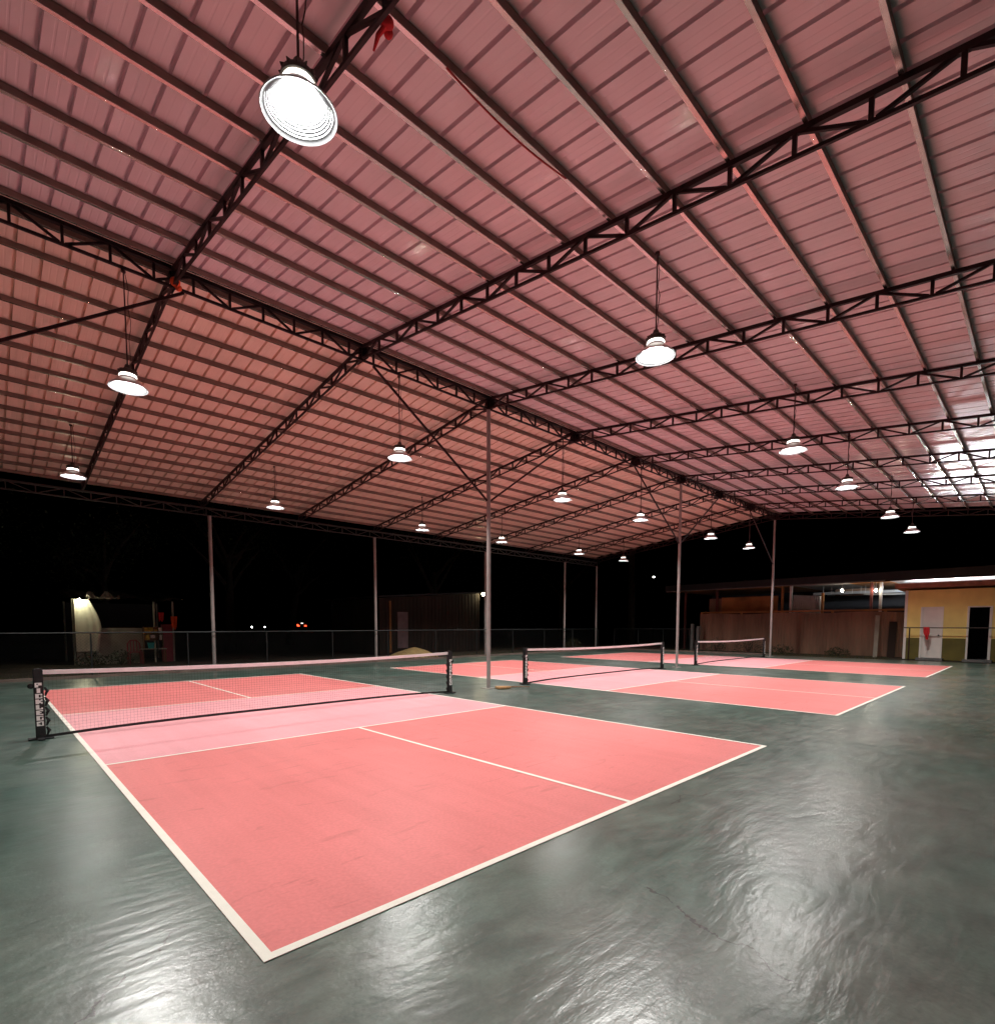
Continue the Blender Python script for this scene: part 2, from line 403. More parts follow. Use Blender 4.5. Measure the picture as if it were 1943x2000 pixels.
# posts
def post(x, y, top, r, name='ridge_post'):
    b = MB(); b.tube([(0, 0, .012), (0, 0, top)], r, 16)
    p = b.build(name, M['post'], pav, (x, y, 0), smooth=True)
    q = MB(); q.box((-.13, -.13, 0.0005), (.13, .13, .0118)); q.build('base_plate', M['post'], p)
    return p
for x in (-1.46, 7.72, 16.9, 26.08): post(x, RY, BC-.043, .046)
for i in range(-3, 4): post(10.78+6.12*(i-1), RY+9.98, 5.02, .055, 'eave_post')
for x in (16.9, 23.02, 26.08): post(x, RY-9.98, 5.02, .055, 'eave_post')
post(26.08, RY+9.98, 5.02, .05, 'eave_post')
for x in (-1.46, 7.72, 16.9, 26.08):
    for s in (-1, 1):
        xe = x+s*3.0
        if xe > 26.3: continue
        b = MB(); b.bar((x+s*.045, RY, 4.35), (xe, RY, BC-.05), .035, .035); b.build('knee_brace', M['steel'], pav)
# oddments tied up in the roof
b = MB(); b.ball((0, 0, 0), .05, 7, .8); b.ball((.03, .03, -.02), .036, 6); b.tube([(-.01, 0, -.02), (-.03, .07, -.05), (-.02, .15, -.09)], [.02, .018, .008], 7)
tag(b.build('rag', M['redcloth'], loc=(1.46, -5.52, 5.80), smooth=True), 'red rag knotted round the nearest rafter truss', 'rag')
b = MB(); b.ball((0, 0, 0), .07, 7, .9); b.ball((.05, .03, -.05), .045, 6); b.tube([(0, 0, -.03), (.02, -.02, -.12)], [.03, .012], 7)
tag(b.build('rag', M['orange'], loc=(1.42, RY-.06, 6.46), smooth=True), 'orange rag tied where rafter meets the ridge girder', 'rag')
pts = []
for i in range(21):
    t = i/20; x = 2.1+1.55*t; pts.append((x, -5.40, bcz(-5.40)+TD+.018-.06*math.sin(math.pi*t)))
b = MB(); b.tube(pts, .009, 6); tag(b.build('red_cable', M['redcable'], smooth=True), 'thin red cable sagging below a purlin', 'cable')

# ------------------------------------------------------------------ pendant lamps
def make_lamp(rod):
    t = thing('pendant_lamp', '-', 'pendant lamp', group='pendant lamps hanging in three rows')
    b = MB()
    prof = [(.086, .118), (.10, .108)]
    for k in range(9):
        u = k/9; r_ = .108+.113*u; z_ = .104-.104*u**1.12; prof += [(r_, z_), (r_+.0095, z_-.0035)]
    NI = len(prof)+1
    prof += [(.236, -.006), (.24, .0), (.236, .008), (.215, .028), (.186, .054), (.155, .08), (.125, .104), (.112, .122)]
    b.lathe(prof[:NI], 40); r_in = b.build('reflector_bowl', M['inner'], t, smooth=True)
    b = MB(); b.lathe(prof[NI-1:]+[(.108, .136)], 40); b.build('outer_shade', M['alu'], t, smooth=True)
    b = MB(); b.lathe([(.106, .1362), (.108, .146), (.106, .164), (.102, .172)], 32); b.build('light_ring', M['ring'], t, smooth=True)
    b = MB(); b.lathe([(.102, .1722), (.114, .178), (.108, .215), (.08, .242), (.045, .262), (.03, .31), (.0002, .312)], 32)
    for k in range(12):
        a = 2*math.pi*k/12; c, s_ = math.cos(a), math.sin(a)
        b.bar((.07*c, .07*s_, .225), (.112*c, .112*s_, .205), .006, .045)
    b.build('driver_housing', M['housing'], t, smooth=True)
    me = bpy.data.meshes.new('led_panel')
    me.from_pydata([(.086*math.cos(math.pi*k/10), .086*math.sin(math.pi*k/10), .112) for k in range(20)], [], [tuple(range(19, -1, -1))]); me.update()
    link('led_panel', me, M['led'], t)
    b = MB(); b.tube([(0, 0, .3), (0, 0, rod)], .009, 8); b.tube([(0, 0, rod-.03), (0, 0, rod)], .03, 8); b.build('hanging_rod', M['cable'], t, smooth=True)
    b = MB(); pts = [(.02+.03*math.sin(math.pi*i/10)+.012*math.sin(i*1.7), .01*math.sin(i*2.3), .27+(rod-.27)*i/10) for i in range(11)]; b.tube(pts, .0045, 6); b.build('power_cord', M['cable'], t, smooth=True)
    return t
LZ = 4.8
rows = [(-5.5, 'front row'), (.1, 'ridge row'), (6.3, 'back row')]
cols = [(.8, 'nearest court', 'left'), (5.3, 'nearest court', 'right'), (10.4, 'middle court', 'left'), (14.3, 'middle court', 'right'), (19.35, 'farthest court', 'left'), (23.1, 'farthest court', 'right')]
rown = {-5.5: 'near half of', .1: 'net line of', 6.3: 'far half of'}
for y, rn in rows:
    top = (bcz(y)+TD+.03-LZ) if y != .1 else (BC-.05-LZ)
    proto = make_lamp(top)
    for i, (x, cn, sd) in enumerate(cols):
        o = proto if i == 0 else copy_tree(proto)
        o.location = (x, y if y != .1 else RY, LZ)
        o['label'] = f'white dish pendant lamp above the {rown[y]} the {cn}, {sd} side'

# ------------------------------------------------------------------ nets
GLYPH = {'P': ('1111', '1.11', '1111', '11..', '11..'), 'I': ('.11.', '.11.', '.11.', '.11.', '.11.'), 'C': ('1111', '11.1', '11..', '11.1', '1111'),
         'K': ('11.1', '1111', '111.', '1111', '11.1'), 'L': ('11..', '11..', '11..', '11.1', '1111'), 'E': ('1111', '11..', '111.', '11..', '1111'),
         'G': ('1111', '11..', '11.1', '11.1', '1111'), 'O': ('1111', '11.1', '1..1', '11.1', '1111')}
def letters(word, w, h, gap, top):
    b = MB(); z = top
    for ch in word:
        g = GLYPH[ch]
        for r, row in enumerate(g):
            c = 0
            while c < len(row):
                if row[c] == '1':
                    e = c
                    while e < len(row) and row[e] == '1': e += 1
                    b.box((-w/2+w*c/4, -.003, z-h*(r+1)/5), (-w/2+w*e/4, 0, z-h*r/5)); c = e
                else: c += 1
        z -= h+gap
    return b
def make_net():
    t = thing('pickleball_net', '-', 'net', group='portable nets on the three courts')
    W = 3.42
    top = lambda x: .905-.045*(1-(x/W)**2)
    bot = lambda x: .03+.05*(1-abs(x/W)**4)
    b = MB(); n = 28; xs = [-W+.05+(2*W-.1)*i/n for i in range(n+1)]
    vs = []; fs = []
    for x in xs:
        z = top(x)
        for dy, dz in ((-.011, 0), (.011, 0), (.011, -.055), (-.011, -.055)): vs.append((x, dy, z+dz))
    for i in range(n):
        for k in range(4): fs.append((i*4+k, i*4+(k+1) % 4, i*4+4+(k+1) % 4, i*4+4+k))
    b.add(vs, fs+[(3, 2, 1, 0), (n*4, n*4+1, n*4+2, n*4+3)]); b.build('top_tape', M['tape'], t)
    b = MB(); vs = []; fs = []
    for x in xs:
        z = bot(x)
        for dy, dz in ((-.008, .018), (.008, .018), (.008, -.018), (-.008, -.018)): vs.append((x, dy, z+dz))
    for i in range(n):
        for k in range(4): fs.append((i*4+k, i*4+(k+1) % 4, i*4+4+(k+1) % 4, i*4+4+k))
    b.add(vs, fs+[(3, 2, 1, 0), (n*4, n*4+1, n*4+2, n*4+3)]); b.build('bottom_tape', M['black'], t)
    b = MB(); x = -W+.06; q = .00062
    while x < W-.05:
        b.bar((x, 0, bot(x)+.018), (x, 0, top(x)-.055), 2*q, 2*q); x += .042
    for j in range(1, 19):
        f = j/19; pts = []
        for i in range(n+1):
            x = xs[i]; z0, z1 = bot(x)+.018, top(x)-.055; pts.append((x, .0025, z0+(z1-z0)*f))
        for i in range(0, n, 2): b.bar(pts[i], pts[i+2], 2*q, 2*q)
    b.build('net_mesh', M['cord'], t)
    for s in (-1, 1):
        b = MB(); b.box((-.050, -.045, .012), (.050, .045, .925))
        p = b.build('net_post', M['black'], t, (s*W, 0, 0), bevel=.012)
        b = MB(); b.box((-.13, -.07, 0.008), (.13, .07, .022)); b.box((-.035, -.15, .0081), (.035, .15, .026)); b.build('post_foot', M['black'], p, bevel=.004)
        lt = letters('PICKLEGO', .070, .060, .012, .745).build('post_lettering', M['letter'], p, (-.003, -.0452, 0))
        b = MB(); b.ball((s*.075, 0, .70), .035, 6); b.tube([(s*.04, 0, .70), (s*.08, 0, .70)], .02, 8)
        b.build('tension_knob', M['black'], p, smooth=True)
        b = MB()
        for k in range(5):
            z = .68-.13*k; b.tube([(-s*.06, -.01, z), (-s*.088, -.012, z-.05), (-s*.062, -.01, z-.115)], [.012, .02, .012], 6)
        b.build('side_strap', M['black'], p, smooth=True)
    return t
net = make_net()
for i, (x0, lb) in enumerate(zip(CX, ('white taped black net across the nearest court', 'white taped black net across the middle court', 'white taped black net across the farthest court'))):
    o = net if i == 0 else copy_tree(net)
    o.location = (x0+3.08, .02, .0); o['label'] = lb

# ------------------------------------------------------------------ broom at the post foot
br = thing('broom', 'tan straw broom lying flat at the foot of the ridge post', 'broom', (7.92, -.25, .013), rz=rad(-32))
b = MB()
poly = [(-.20, -.10), (-.17, -.14), (-.05, -.14), (.08, -.10), (.17, -.035), (.17, .035), (.08, .10), (-.05, .14), (-.17, .14), (-.2, .10)]
b.prism(poly, 0, .045); b.build('broom_head', M['straw'], br, bevel=.012)
b = MB(); b.tube([(.15, 0, .03), (.62, .015, .02)], [.017, .012], 8); b.build('broom_handle', M['bamboo'], br, smooth=True)

# ------------------------------------------------------------------ fences
def fence(p0, p1, label, posts, h=1.26, mesh=True):
    p0, p1 = V(p0), V(p1); d = p1-p0; Ln = d.length; e = d/Ln
    t = thing('chain_link_fence', label, 'fence', p0)
    b = MB(); b.tube([(0, 0, h), e*Ln+V((0, 0, h))], .02, 8); b.build('top_rail', M['wire'], t, smooth=True)
    for k in range(posts+1):
        q = e*(Ln*k/posts); b = MB(); b.tube([q-V((0, 0, .03)), q+V((0, 0, h-.022))], .022, 8); b.build('fence_post', M['wire'], t, smooth=True)
    b = MB(); st = .085; hh = h-.12; nrm = V((-e.y, e.x, 0))*.024
    k = 0; s = -hh
    while s < Ln:
        for sg in (1, -1):
            a0 = max(0, s); a1 = min(Ln, s+hh)
            if a1-a0 > .02:
                za, zb = (a0-s), (a1-s)
                if sg < 0: za, zb = hh-za, hh-zb
                b.bar(e*a0+V((0, 0, .08+za))+nrm*(1+.1*sg), e*a1+V((0, 0, .08+zb))+nrm*(1+.1*sg), .0022, .0022)
        s += st
    b.build('wire_mesh', M['wire'], t)
    return t
fence((-6, 9.86, 0), (26.0, 9.86, 0), 'long low chain link fence behind the slim eave posts on the left', 13)
fence((28.3, 10.2, 0), (29.45, 5.75, 0), 'short dim chain link fence beyond the farthest court', 3)
for (y, h, lb) in ((5.63, 1.57, 'taller grey concrete stub post left of the brown sheet wall'), (5.27, 1.43, 'shorter grey concrete stub post touching the brown sheet wall')):
    b = MB(); b.box((-.1, -.08, -.05), (.1, .08, h)); tag(b.build('concrete_post', M['conc'], loc=(29.6, y, 0), bevel=.015), lb, 'post')

# ------------------------------------------------------------------ yellow building
yb = thing('yellow_building', 'yellow ribbed wall building with olive base and two doorways', 'building', (28.8, -4.57, 0))
Y1 = -7.6
def yc(y): return y+4.57     # world y -> local
def holes_wall(z0, z1, dx, m, name, ribs):
    """wall in the local x = dx plane, from y=0 to y=-7.6 with the two doorways left open"""
    b = MB(); segs = [(0, -.60), (-1.30, -2.13), (-2.83, -7.4)]
    for a, c in segs: b.box((dx, c, z0), (dx+.12, a, z1))
    if z1 > 2.4:
        for a, c in ((-.60, -1.30), (-2.13, -2.83)): b.box((dx, c, 2.27), (dx+.12, a, z1))
    if ribs:
        y = -.05
        while y > -7.4:
            inside = any(c <= y <= a for a, c in segs)
            b.box((dx-.008, y-.014, z0 if inside else 2.27), (dx-.0001, y+.014, z1)); y -= .1
    return b.build(name, m, yb)
holes_wall(.945, 3.03, 0, M['yellow'], 'wall', True)
holes_wall(0, .94, .0, M['olive'], 'wall_base', False)
b = MB(); b.box((.121, -.1, 0), (4.0, 0, 3.03)); b.box((3.9, -7.4, 0), (4, -.1, 3.03)); b.box((.121, -7.4, 0), (4, -7.3, 3.03)); b.build('side_wall', M['yellow'], yb)
b = MB(); b.box((-.02, -.09, 0), (-.002, .01, 3.02)); b.build('corner_trim', M['whitep'], yb)
d1 = MB(); d1.box((.03, -1.27, .085), (.07, -.63, 2.24)); d1 = d1.build('door', M['whitep'], yb)
tag(d1, 'closed white door')
b = MB(); b.ball((.0, -1.2, 1.07), .03, 6); b.build('knob', M['dark'], d1, smooth=True)
for (ya, yc_, lb) in ((-.60, -1.30, 0), (-2.13, -2.83, 1)):
    b = MB(); b.box((-.03, ya-.03, .08), (.1, ya+.035, 2.29)); b.box((-.03, yc_-.035, .08), (.1, yc_+.03, 2.29)); b.box((-.03, yc_+.0301, 2.241), (.1, ya-.0301, 2.29)); b.build('door_frame', M['whitep'], yb)
    b = MB(); b.box((-.35, yc_-.1, -.02), (.12, ya+.1, .08)); b.build('doorstep', M['conc'], yb)
b = MB(); b.box((.15, -2.81, .085), (.75, -2.77, 2.22)); tag(b.build('door', M['whitep'], yb), 'white door standing open inwards')
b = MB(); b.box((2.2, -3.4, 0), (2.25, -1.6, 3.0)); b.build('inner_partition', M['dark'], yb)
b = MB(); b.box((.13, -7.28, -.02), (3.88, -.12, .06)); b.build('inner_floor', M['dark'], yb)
b = MB(); b.add([(-.35, .35, 3.12), (4.4, .35, 3.02), (4.4, -7.7, 3.02), (-.35, -7.7, 3.12), (-.35, .35, 3.33), (4.4, .35, 3.2), (4.4, -7.7, 3.2), (-.35, -7.7, 3.33)], [(0,3,2,1),(4,5,6,7),(0,1,5,4),(1,2,6,5),(2,3,7,6),(3,0,4,7)])
b.build('roof', M['brownroof'], yb)
hr = thing('handrail', 'thin dark brown pipe handrail in front of the yellow wall', 'handrail', (28.25, -4.7, 0))
b = MB(); b.tube([(0, .05, 1.39), (0, -7, 1.39)], .022, 8); b.build('rail', M['rail'], hr, smooth=True)
for k in range(3): b = MB(); b.tube([(0, -.15-3.3*k, -.03), (0, -.15-3.3*k, 1.372)], .024, 8); b.build('rail_post', M['rail'], hr, smooth=True)
b = MB(); vs = []; fs = []
out = [(-.0, .12), (-.1, .12), (-.2, .11), (-.3, .07), (-.4, .02), (-.46, .0)]
prof = [(.1, .13), (.0, .14), (-.12, .14), (-.2, .13), (-.27, .09), (-.36, .06), (-.44, .05)]
for i, (z, wd) in enumerate(prof):
    for j in range(7):
        u = j/6-.5; vs.append((-.035-.02*math.sin(j*2.1+i), -wd*2*u*.75-.02*i*.3, 1.39+.035-.0+z-.1))
n = 7
for i in range(len(prof)-1):
    for j in range(n-1): a = i*n+j; fs.append((a, a+1, a+n+1, a+n))
b.add(vs, fs); b.add([(v[0]+.075 if v[2] > 1.2 else v[0]+.02, v[1], v[2]) for v in vs], [tuple(reversed(f)) for f in fs])
k = n*len(prof); b.f += [(j, j+1, k+j+1, k+j) for j in range(n-1)]
tag(b.build('cloth', M['redcloth'], loc=(28.25, -5.42, 0), smooth=True), 'bright red cloth draped over the brown handrail before the white door', 'cloth')

# ------------------------------------------------------------------ brown sheet wall
bw = thing('sheet_wall', 'long rusty brown wall of upright corrugated sheets with lighter top plank', 'wall', (30.2, 0, 0))
b = MB(); y = 5.45; vs = []; fs = []; i = 0
while y > -4.6:
    dx = .018 if i % 2 else -.018
    hgt = 2.14+.03*math.sin(y*1.7)
    vs += [(dx, y, 0), (dx, y, hgt), (dx+.03, y, 0), (dx+.03, y, hgt)]
    if i: a = (i-1)*4; fs += [(a, a+4, a+5, a+1), (a+2, a+3, a+7, a+6), (a+1, a+5, a+7, a+3)]
    y -= .076; i += 1
b.add(vs, fs); b.build('corrugated_sheet', M['rust'], bw)
b = MB(); b.box((-.05, -4.5, 2.19), (-.022, 5.4, 2.27)); b.build('top_plank', M['wood'], bw)
for y in (5.42, 3.1, .9, -1.4, -3.6): b = MB(); b.box((.06, y-.05, 0), (.16, y+.05, 2.2)); b.build('wall_post', M['wood'], bw)
for (ya, yb_, h, lb) in ((-3.25, -3.42, 2.0, 'left leaning board'), (-3.8, -4.1, 1.7, 'right leaning board')):
    b = MB(); b.add([(-.30, ya, 0), (-.30, yb_, 0), (-.06, yb_, h), (-.06, ya, h), (-.27, ya, 0), (-.27, yb_, 0), (-.03, yb_, h), (-.03, ya, h)], [(0,1,2,3),(7,6,5,4),(0,4,5,1),(1,5,6,2),(2,6,7,3),(3,7,4,0)])
    tag(b.build('board', M['wallw'] if ya > -3.5 else M['barn'], loc=(30.2, 0, -.03)), ('pale narrow plank' if ya > -3.5 else 'dark wide board')+' leaning on the brown sheet wall near the yellow building', 'board')

# ------------------------------------------------------------------ open shed behind the brown wall
sh = thing('open_shed', 'open market shed with dark flat roof and lit pale ceiling behind the brown wall', 'shed', (31, 0, 0))
b = MB(); b.add([(0, 8.2, 3.65), (0, -14, 3.76), (6.5, -14, 3.86), (6.5, 8.2, 3.75), (0, 8.2, 4.0), (0, -14, 4.16), (6.5, -14, 4.5), (6.5, 8.2, 4.4)], [(4,5,6,7),(0,4,7,3),(1,2,6,5),(2,3,7,6)])
b.add([(0, 8.2, 3.65), (0, -14, 3.76), (0, -14, 4.16), (0, 8.2, 4.0)], [(0, 1, 2, 3)]); b.build('roof', M['roofdark'], sh)
b = MB(); b.bar((-.03, 8.1, 3.62), (-.03, -3.4, 3.68), .05, .05); b.build('eave_beam', M['conc'], sh)
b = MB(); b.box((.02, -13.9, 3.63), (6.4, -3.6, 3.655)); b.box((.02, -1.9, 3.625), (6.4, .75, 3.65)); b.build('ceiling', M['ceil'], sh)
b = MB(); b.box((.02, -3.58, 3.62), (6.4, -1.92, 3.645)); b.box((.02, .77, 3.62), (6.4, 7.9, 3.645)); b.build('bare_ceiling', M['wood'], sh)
for y, m, tp in ((1.26, 'wood', 3.62), (.83, 'wpost', 3.62), (-.7, 'wood', 3.2), (-2.84, 'rpost', 3.62), (-3.22, 'wpost', 3.62), (4.9, 'rpost', 3.6), (6.9, 'rpost', 3.6)):
    b = MB(); b.box((.15, y-.055, 0), (.26, y+.055, tp)); b.build('shed_post', M[m], sh)
b = MB(); b.box((.5, 1.6, 2.2), (.54, 4.75, 3.15)); b.build('plywood_panel', M['wood'], sh)
b = MB(); b.box((.5, 4.76, 2.0), (.54, 5.5, 3.1)); b.build('sheet_panel', M['rust'], sh)
b = MB(); vs = []; fs = []; y = .76; i = 0
while y > -.64:
    dx = .02 if i % 2 else -.02
    vs += [(.33+dx, y, 1.9), (.33+dx, y, 3.15-.1*(i/24)), (.34+dx, y, 1.9), (.34+dx, y, 3.15-.1*(i/24))]
    if i: a = (i-1)*4; fs += [(a, a+4, a+5, a+1), (a+2, a+3, a+7, a+6), (a+1, a+5, a+7, a+3)]
    y -= .05; i += 1
b.add(vs, fs); b.build('zinc_panel', M['zinc'], sh)
b = MB(); b.bar((3, .5, 3.3), (3.0, -4.2, 3.3), .1, .14); b.bar((4.6, .2, 3.28), (4.6, -4, 3.22), .08, .1); b.bar((1.2, -2.3, 3.1), (1.2, -3.9, 3.05), .05, .06); b.build('ceiling_beam', M['ceil'], sh)
b = MB(); b.box((4.2, -2.6, 3.2), (4.25, -.3, 3.58)); b.build('hanging_panel', M['rust'], sh)
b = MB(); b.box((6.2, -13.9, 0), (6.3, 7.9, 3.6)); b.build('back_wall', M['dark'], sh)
b = MB()
for k in range(9): y = -.2-.33*k; b.bar((2.2+.3*(k % 3), y, 3.22), (2.2+.3*(k % 3), y, 3.62), .012, .012)
b.build('hanger_wires', M['wpost'], sh)
for (y, z, lb) in ((-1.6, 3.27, 'bare glowing bulb hanging left under the open shed roof'), (-3.03, 3.22, 'bare glowing bulb beside the white shed post')):
    t = thing('hanging_bulb', lb, 'bulb', (31.08, y, z))
    b = MB(); b.ball((0, 0, 0), .055, 8, 1.15); b.build('bulb', M['bulb'], t, smooth=True)
    b = MB(); b.tube([(0, 0, .05), (0, 0, .13)], .03, 8); b.tube([(0, 0, .13), (0, 0, 3.62-z)], .008, 6); b.build('bulb_holder', M['wpost'], t, smooth=True)
for y, lb in ((-4.95, 'left white tube light under the shed ceiling above the yellow building roof'), (-6.25, 'middle white tube light under the shed ceiling above the yellow building roof'), (-7.55, 'right white tube light under the shed ceiling above the yellow building roof')):
    t = thing('tube_light', lb, 'tube light', (31.7, y, 3.42), 'tube lights under the shed ceiling')
    b = MB(); b.tube([(0, -.58, 0), (0, .58, 0)], .02, 10); b.build('tube', M['tube'], t, smooth=True)
    b = MB(); b.box((-.035, -.6, .03), (.035, .6, .075)); b.build('tube_fitting', M['whitep'], t)

# ------------------------------------------------------------------ roadside shack on the left
sk = thing('roadside_shack', 'small dark roadside shack with patched roof beyond the fence', 'shack', (0, 16, 0))
b = MB(); b.box((1.68, .1, -.03), (3.78, .2, 1.36)); b.build('low_wall', M['wallw'], sk)
b = MB(); b.box((4.46, .1, -.03), (4.84, .22, 1.5)); b.build('side_panel', M['redpl'], sk)
for x, y in ((1.62, .12), (4.2, .05), (4.9, .2), (1.62, 3), (4.9, 3)): b = MB(); b.tube([(x, y, -.03), (x, y, 2.45)], .035, 8); b.build('shack_post', M['wallw'], sk)
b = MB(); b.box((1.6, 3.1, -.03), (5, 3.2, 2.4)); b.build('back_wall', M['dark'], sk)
b = MB(); vs = []; fs = []; n = 30
for j, (yy, zz) in enumerate(((-.35, 2.46), (3.4, 2.9))):
    for i in range(n+1): vs.append((1.4+3.8*i/n, yy, zz+(.02 if i % 2 else -.02)+.06*math.sin(i*.5)))
fs = [(i, i+1, n+2+i, n+1+i) for i in range(n)]
b.add(vs, fs); b.add([(x, y, z+.015) for x, y, z in vs], [tuple(reversed(f)) for f in fs]); b.build('roof', M['wallw'], sk)
# white tarpaulin side, with folds and a curved free edge
b = MB(); vs = []; fs = []; nz, nx = 16, 22
for i in range(nz+1):
    z = 2.43-1.95*i/nz
    u = i/nz
    xr = 2.10+.36*math.sin(min(1, u/.62)*math.pi/2) if u < .56 else 2.46-.30*max(0, (u-.56))
    for j in range(nx+1):
        x = 1.66+(xr-1.66)*j/nx; vs.append((x, -.02+.008*math.sin(j*1.1+u*2.5)*(.4+u)+.004*math.sin(j*2.9), z))
for i in range(nz):
    for j in range(nx): a = i*(nx+1)+j; fs.append((a, a+1, a+nx+2, a+nx+1))
b.add(vs, fs); b.add([(x, y+.006, z) for x, y, z in vs], [tuple(reversed(f)) for f in fs])
tag(b.build('tarpaulin', M['tarp'], loc=(0, 16, 0), smooth=True), 'cream tarpaulin curtain brightly lit at its top on the shack side', 'tarpaulin')
b = MB(); vs = []; fs = []; R = random.Random(9)
for i in range(7):
    for j in range(25):
        x = 1.98+1.0*j/24; vs.append((x, -.42-.03*i+.05*math.sin(j*1.4+i), 2.47+.26*i/6*(.55+.45*math.sin(j*.5+.6))+R.uniform(-.02, .02)))
for i in range(6):
    for j in range(24): a = i*25+j; fs.append((a, a+1, a+26, a+25))
b.add(vs, fs); b.add([(x, y+.012, z) for x, y, z in vs], [tuple(reversed(f)) for f in fs])
tag(b.build('tarpaulin', M['wallw'], loc=(0, 16, 0)), 'grey crumpled tarpaulin bunched on the shack roof edge', 'tarpaulin')
t = thing('hanging_bulb', 'warm bulb at the top left corner of the lit tarpaulin', 'bulb', (1.80, 15.74, 2.42))
b = MB(); b.ball((0, 0, 0), .04, 8); b.build('bulb', M['warmbulb'], t, smooth=True)
b = MB(); b.tube([(0, 0, .03), (0, 0, .08)], .02, 8); b.build('bulb_holder', M['dark'], t)
ds = thing('display_shelf', 'small shelf stacked with yellow packets at the shack front', 'shelf', (4.1, 15.85, 0))
b = MB(); b.box((-.33, -.1, .55), (-.31, .12, 1.4)); b.box((.31, -.1, .55), (.33, .12, 1.4)); b.box((-.309, -.1, .86), (.309, .12, .88)); b.box((-.309, -.1, 1.13), (.309, .12, 1.15)); b.box((-.309, .1, .881), (.309, .12, 1.4)); b.build('shelf_rack', M['bamboo'], ds)
b = MB(); b.box((-.3, -.09, 1.151), (-.02, .05, 1.37)); b.box((-.28, -.09, .881), (-.14, .05, 1.1)); b.box((.03, -.09, 1.151), (.12, .05, 1.3)); b.build('yellow_packets', M['goods'], ds)
b = MB(); b.box((.2, -.09, 1.151), (.29, .04, 1.37)); b.box((-.1, -.09, .95), (.05, .04, 1.08)); b.box((.22, -.09, .881), (.29, .04, 1.08)); b.build('white_packets', M['whitep'], ds)
tb = thing('table', 'low dim wooden table holding the teal bucket', 'table', (3.95, 15.5, 0))
b = MB(); b.box((-.35, -.2, .52), (.5, .2, .55)); b.build('table_top', M['wallw'], tb)
for x in (-.3, .45):
    for y in (-.16, .16): b = MB(); b.box((x-.02, y-.02, -.03), (x+.02, y+.02, .519)); b.build('leg', M['bamboo'], tb)
b = MB(); b.lathe([(.0002, 0), (.09, 0), (.125, .22), (.135, .225), (.115, .23), (.1, .03), (.0002, .025)], 20); tag(b.build('bucket', M['teal'], loc=(3.95, 15.5, .551), smooth=True), 'teal plastic bucket on the low table', 'bucket')
chr_ = thing('plastic_chair', 'dull maroon plastic chair with rounded back in front of the shack', 'chair', (3.4, 15.45, 0))
b = MB(); b.box((-.21, -.2, .42), (.21, .2, .45)); b.build('seat', M['redpl'], chr_, bevel=.01)
b = MB(); b.tube([(-.21, .2, .45), (-.2, .24, .75), (-.1, .26, .88), (.1, .26, .88), (.2, .24, .75), (.21, .2, .45)], .025, 8)
for k in range(3): b.tube([(-.1+.1*k, .21, .451), (-.1+.1*k, .26, .86)], .018, 6)
b.build('backrest', M['redpl'], chr_, smooth=True)
for x in (-.19, .19):
    for y in (-.18, .18): b = MB(); b.tube([(x, y, .42), (x*1.1, y*1.15, -.03)], [.022, .018], 8); b.build('leg', M['redpl'], chr_)
def hung_cloth(name, x, y, z, wd, h, m, label):
    b = MB(); vs = []; fs = []
    for i in range(7):
        for j in range(9):
            u = j/8-.5; vs.append((u*wd*(1-.25*i/6), .025*math.sin(j*1.9), -h*i/6*(1+.12*math.cos(j*1.2))))
    for i in range(6):
        for j in range(8): a = i*9+j; fs.append((a, a+1, a+10, a+9))
    b.add(vs, fs); b.add([(p[0], p[1]+.008, p[2]) for p in vs], [tuple(reversed(f)) for f in fs])
    tag(b.build(name, m, loc=(x, y, z), smooth=True), label, 'cloth')
hung_cloth('cloth', 4.42, 15.9, 1.98, .2, .34, M['redcloth'], 'red cloth hanging from the shack beside its shelf')
hung_cloth('cloth', 4.86, 15.85, 1.83, .24, .5, M['orange'], 'orange cloth hanging at the right end of the shack')

# ------------------------------------------------------------------ dark barn and sand heap
bn = thing('barn', 'dark board barn with faded pink door and bright corner lamp', 'barn', (0, 14, 0))
X0, X1 = 13.4, 20.1
b = MB(); b.add([(X0, 0, -.03), (X1, 0, -.03), (X1, 0, 3.32), (X0, 0, 2.82), (X0, 5, -.03), (X1, 5, -.03), (X1, 5, 3.32), (X0, 5, 2.82)], [(0,1,2,3),(1,5,6,2),(5,4,7,6),(4,0,3,7)])
x = X0+.12
while x < X1: b.box((x-.012, -.018, -.02), (x+.012, -.0005, 2.78+.5*(x-X0)/(X1-X0))); x += .24
b.build('board_wall', M['barn'], bn)
b = MB(); b.add([(X0-.4, -.3, 2.84), (X1+.15, -.3, 3.36), (X1+.15, 5.3, 3.36), (X0-.4, 5.3, 2.84), (X0-.4, -.3, 2.9), (X1+.15, -.3, 3.42), (X1+.15, 5.3, 3.42), (X0-.4, 5.3, 2.9)], [(0,3,2,1),(4,5,6,7),(0,1,5,4),(1,2,6,5),(2,3,7,6),(3,0,4,7)]); b.build('roof', M['roofdark'], bn)
b = MB(); b.box((14.42, -.06, .3), (15.05, -.02, 2.15)); b.build('door', M['doorp'], bn)
b = MB(); b.box((13.95, -.05, .1), (14.05, -.02, 2.7)); b.build('corner_board', M['wood'], bn)
t = thing('wall_lamp', 'bright warm wall lamp at the barn corner', 'wall lamp', (20.22, 13.78, 3.28))
b = MB(); b.ball((0, 0, 0), .11, 8); b.build('bulb', M['barnlamp'], t, smooth=True)
b = MB(); b.tube([(-.02, .05, .12), (-.05, .2, .2), (-.1, .25, .1)], .02, 6); b.build('bracket', M['dark'], t)
b = MB(); n = 36; ring = 9; vs = [(0, 0, .46)]; fs = []
